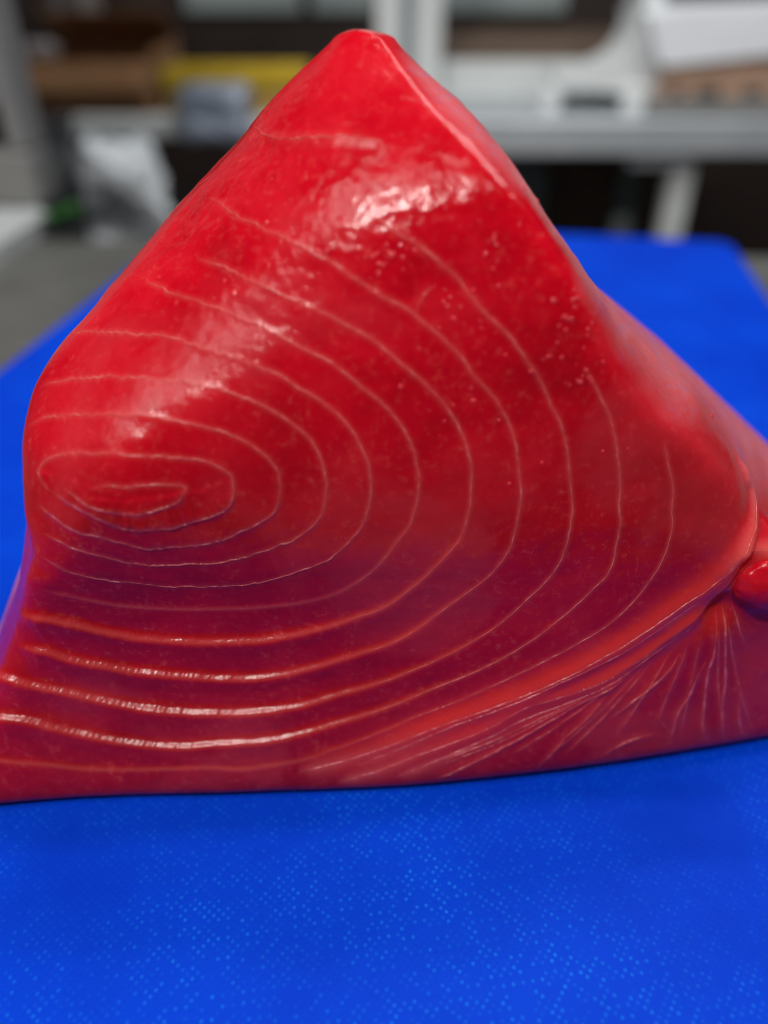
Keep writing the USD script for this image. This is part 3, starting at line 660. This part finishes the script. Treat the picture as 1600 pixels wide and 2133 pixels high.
for a_, b_ in ((1402, 1432), (1468, 1520), (1562, 1600), (1640, 1680)):
    x0, x1, z0, z1 = span(a_, b_, 184, 200, 1.765)
    m = trimesh.creation.capsule(height=max(x1 - x0 - 0.016, 0.002), radius=0.008, count=[12, 12]); m.apply_translation([0, 0, -(x1 - x0 - 0.016) / 2]); m.apply_transform(trimesh.transformations.rotation_matrix(math.pi / 2, [0, 1, 0]))
    m.apply_translation([(x0 + x1) / 2, 1.77, (z0 + z1) / 2]); obj('hand_slot', m, 'black_plastic', t)
x0, x1, z0, z1 = span(1350, 1760, 206, 240, 1.76)
tag(obj('grey_tray', box(x0, x1, 1.755, 2.0, TZ, z1, 0.005), 'grey_tub'), 'flat grey tray under the light brown slotted carton', 'tray')
tag(obj('foam_slab', prism(poly_at([(1352, 32), (1420, 22), (1760, 10), (1760, 106), (1600, 115), (1386, 139), (1372, 128)], 1.76), 1.76, 1.99), 'white_foam'), 'thick white foam slab lying on the light brown carton at upper right', 'foam slab')

# left back table and the things on and under it
t = thing('thin_back_table', 'grey table with thin top behind the board at left', 'table')
obj('table_top', box(-1.5, -0.16, 1.75, 2.25, TZ - 0.036, TZ, 0.003), 'pale_paint', t)
obj('lower_shelf', box(-1.45, -0.20, 1.46, 2.22, -0.31, -0.29, 0.003), 'grey_tub', t)
for xa in (-1.46, -0.23):
    for ya in (1.785, 2.18): obj('leg', box(xa, xa + 0.035, ya, ya + 0.035, -0.898, TZ - 0.0365, 0.003), 'grey_paint', t)
x0, x1, z0, z1 = span(48, 322, 100, 246, 1.80)
t = thing('brown_box', 'open brown cardboard box on the thin grey table at left', 'box')
th = 0.005
obj('front_wall', box(x0, x1, 1.80, 1.80 + th, TZ + 0.001, z1 - 0.022, 0.001), 'cardboard', t)
obj('back_wall', box(x0, x1, 2.05, 2.05 + th, TZ + 0.001, z1 + 0.004, 0.001), 'cardboard', t)
for xa in (x0, x1 - th): obj('side_wall', box(xa, xa + th, 1.8055, 2.0495, TZ + 0.001, z1 - 0.004, 0.001), 'cardboard', t)
obj('bottom', box(x0 + th, x1 - th, 1.8055, 2.0495, TZ + 0.001, TZ + 0.006, 0.001), 'cardboard', t)
fl = box(x0 + 0.003, x1 - 0.003, -0.10, 0, -0.002, 0.002, 0.0008); fl.apply_transform(trimesh.transformations.rotation_matrix(math.radians(-28), [1, 0, 0])); fl.apply_translation([0, 2.054, z1 + 0.006])
obj('flap', fl, 'cardboard', t)
fl = box(x0 + 0.003, x1 - 0.003, -0.055, 0, -0.002, 0.002, 0.0008); fl.apply_transform(trimesh.transformations.rotation_matrix(math.radians(62), [1, 0, 0])); fl.apply_translation([0, 1.797, z1 - 0.024])
obj('flap', fl, 'cardboard', t)
c0 = at_y((84, 104), 1.85); m = crumple(trimesh.creation.icosphere(2, 1.0), 0.25, 2.2, 3, 1); m.apply_scale([0.036, 0.05, 0.018]); m.apply_translation(c0)
tag(obj('crumpled_cloth', m, 'mauve_cloth', smooth=True), 'small crumpled pale cloth on the corner of the brown cardboard box', 'cloth')
t = thing('yellow_crate', 'yellow plastic crate with ochre side on the thin grey table', 'crate')
x0, x1, z0, z1 = span(345, 640, 146, 244, 1.80)
obj('rim', trimesh.util.concatenate([box(x0 - 0.006, x1, 1.79, 1.806, z1 - 0.032, z1, 0.004), box(x0 - 0.006, x1, 1.93, 1.946, z1 - 0.032, z1, 0.004), box(x0 - 0.006, x0 + 0.010, 1.8065, 1.9295, z1 - 0.032, z1, 0.004), box(x1 - 0.016, x1, 1.8065, 1.9295, z1 - 0.032, z1, 0.004)]), 'yellow_plastic', t)
obj('side', box(x0, x1 - 0.006, 1.797, 1.939, TZ + 0.001, z1 - 0.0325, 0.004), 'ochre_plastic', t)
for xa in np.linspace(x0 + 0.03, x1 - 0.04, 5): obj('rib', box(xa, xa + 0.008, 1.790, 1.7965, TZ + 0.004, z1 - 0.034, 0.002), 'yellow_plastic', t)
c0 = at_y((450, 248), 1.735); m = crumple(box(-1, 1, -1, 1, -1, 1, 0.25), 0.38, 1.1, 9, 4); m.apply_scale([0.066, 0.035, 0.046]); m.apply_translation(c0 + [0, 0.0, 0.012])
tag(obj('blue_grey_bag', m, 'blue_bag', smooth=True), 'blue grey plastic bag hanging over the thin table edge before the yellow crate', 'bag')
c0 = at_y((232, 420), 1.84)
m = crumple(box(-1, 1, -1, 1, -1, 1, 0.3), 0.60, 1.5, 12, 4); m.apply_scale([0.105, 0.075, 0.105]); m.apply_translation([float(at_y((232, 420), 1.6)[0]), 1.60, -0.180])
tag(obj('white_plastic_bag', m, 'bag_film', smooth=True), 'lumpy white plastic bag on the shelf under the thin grey table', 'bag')

# windows in the far wall
for k, (a_, b_, lab) in enumerate(((375, 622, 'leftmost pale window at the top edge, over the yellow crate'), (648, 778, 'narrow pale window at the top edge, just left of the tuna tip'), (925, 1188, 'wide pale window at the top edge, over the long brown box'))):
    x0, x1, z0, z1 = span(a_, b_, -200, 24, 2.74)
    t = thing('window', lab, 'window', group=None)
    obj('pane', box(x0 + 0.02, x1 - 0.02, 2.735, 2.742, z0 + 0.02, 0.9 - 0.02), 'window_pane', t)
    obj('frame', trimesh.util.concatenate([box(x0, x0 + 0.0195, 2.725, 2.7495, z0, 0.9), box(x1 - 0.0195, x1, 2.725, 2.7495, z0, 0.9), box(x0 + 0.0196, x1 - 0.0196, 2.725, 2.7495, z0, z0 + 0.0195), box(x0 + 0.0196, x1 - 0.0196, 2.725, 2.7495, 0.88, 0.9)]), 'window_pane', t)

# hanging cloths at the upper left
def hanging(name, a_, b_, low, y, m_, lab, seed):
    x0, x1, z0, z1 = span(a_, b_, 0, low, y); n = 40
    u = np.linspace(0, 1, n); zs = np.linspace(z0, 1.0, 40); v = []
    for back in (0, 1):
        for z in zs:
            wob = 0.012 * np.sin(u * 11 + seed) + 0.02 * (noise(np.c_[u * 4, np.full(n, z * 3), np.full(n, seed)], 2) - 0.5)
            v.append(np.c_[x0 + (x1 - x0) * u + 0.02 * (noise(np.c_[u * 0, np.full(n, z * 4), np.full(n, seed)], 5) - 0.5), y + wob + back * 0.004, np.full(n, z) + 0.015 * (noise(np.c_[u * 3, u * 0, np.full(n, seed)], 6) - 0.5)])
    v = np.vstack(v); f = []
    for bk in (0, 1):
        for i in range(39):
            for j in range(n - 1):
                o = bk * 1600 + i * n + j; q = [[o, o + 1, o + n + 1], [o, o + n + 1, o + n]]; f += q if bk == 0 else [r[::-1] for r in q]
    tag(obj(name, trimesh.Trimesh(v, np.array(f), process=False), m_, smooth=True), lab, 'cloth')
hanging('hanging_cloth', 108, 158, 92, 2.45, 'grey_cloth', 'dark grey cloth hanging at upper left behind the brown cardboard box', 1)
hanging('hanging_cloth', 166, 212, 78, 2.42, 'mauve_cloth', 'narrow mauve grey cloth hanging nearest the brown cardboard box middle', 2)

# things at the left end of the bench
BZ = -0.0199
plan = at_z([(108, 478), (0, 552), (-220, 640), (-260, 470), (58, 440)], BZ)[:, :2]
m = trimesh.creation.extrude_polygon(Polygon(plan).buffer(-0.004).buffer(0.004), 0.018, engine='earcut'); m.apply_translation([0, 0, BZ])
tag(obj('grey_slab', m, 'grey_slab'), 'flat pale grey plastic slab at the far left end of the workbench', 'slab')
t = thing('tall_cabinet', 'tall grey cabinet with a mauve upper panel at the far left end of the workbench', 'cabinet')
cx, cy = [float(q) for q in at_z((96, 466), BZ)[:2]]
obj('lower_panel', box(cx - 0.5, cx, cy, cy + 0.06, -0.0017, float(at_y((50, 318), cy)[2]), 0.004), 'grey_tub', t)
zt = float(at_y((50, 318), cy)[2])
obj('corner_post', box(cx - 0.022, cx, cy + 0.001, cy + 0.06, zt + 0.0005, 0.95, 0.004), 'grey_tub', t)
obj('upper_panel', box(cx - 0.5, cx - 0.0225, cy + 0.004, cy + 0.06, zt + 0.045, 0.95, 0.004), 'mauve_cloth', t)
obj('recess', box(cx - 0.5, cx - 0.0225, cy + 0.04, cy + 0.06, zt + 0.0005, zt + 0.0445), 'black_plastic', t)
x0, x1, z0, z1 = span(-30, 88, 292, 700, 1.30)
m = trimesh.convex.convex_hull(np.vstack([np.c_[np.array(sbox(x0 + i_, 1.2 + i_, x1 + 0.02 - i_, 1.45 - i_).buffer(0.015).exterior.coords), np.full(len(np.array(sbox(0, 0, 1, 1).buffer(0.015).exterior.coords)), z)] for z, i_ in ((-0.90, 0.04), (z1, 0.0))]))
t = thing('black_bin', 'tall black plastic bin behind the workbench at left', 'bin'); obj('body', m, 'black_plastic', t)
obj('rim', box(x0 - 0.018, x1 + 0.038, 1.182, 1.468, z1 + 0.0005, z1 + 0.016, 0.006), 'black_plastic', t)
t = thing('green_leaf', 'small dark green leaves lying at the back edge of the workbench', 'leaf')
c0 = at_z((134, 478), BZ)
for k in range(5):
    an = k * 1.3 + 0.4; u = np.linspace(-1, 1, 9); v = []
    for q in np.linspace(0, 1, 10):
        wd = 0.011 * math.sin(math.pi * min(q * 0.95 + 0.05, 1)) + 0.0006
        v.append(np.c_[u * wd, np.full(9, q * 0.030), 0.002 + 0.022 * math.sin(q * 2.2) * (0.6 + 0.1 * k) + 0.002 * u ** 2])
    v = np.vstack(v); f = []
    for i in range(9):
        for j in range(8): o = i * 9 + j; f += [[o, o + 1, o + 10], [o, o + 10, o + 9]]
    m = trimesh.Trimesh(v, np.array(f), process=False); m.apply_transform(trimesh.transformations.rotation_matrix(an, [0, 0, 1])); m.apply_translation(c0)
    obj('leaf', m, 'green_leaf', t, smooth=True)
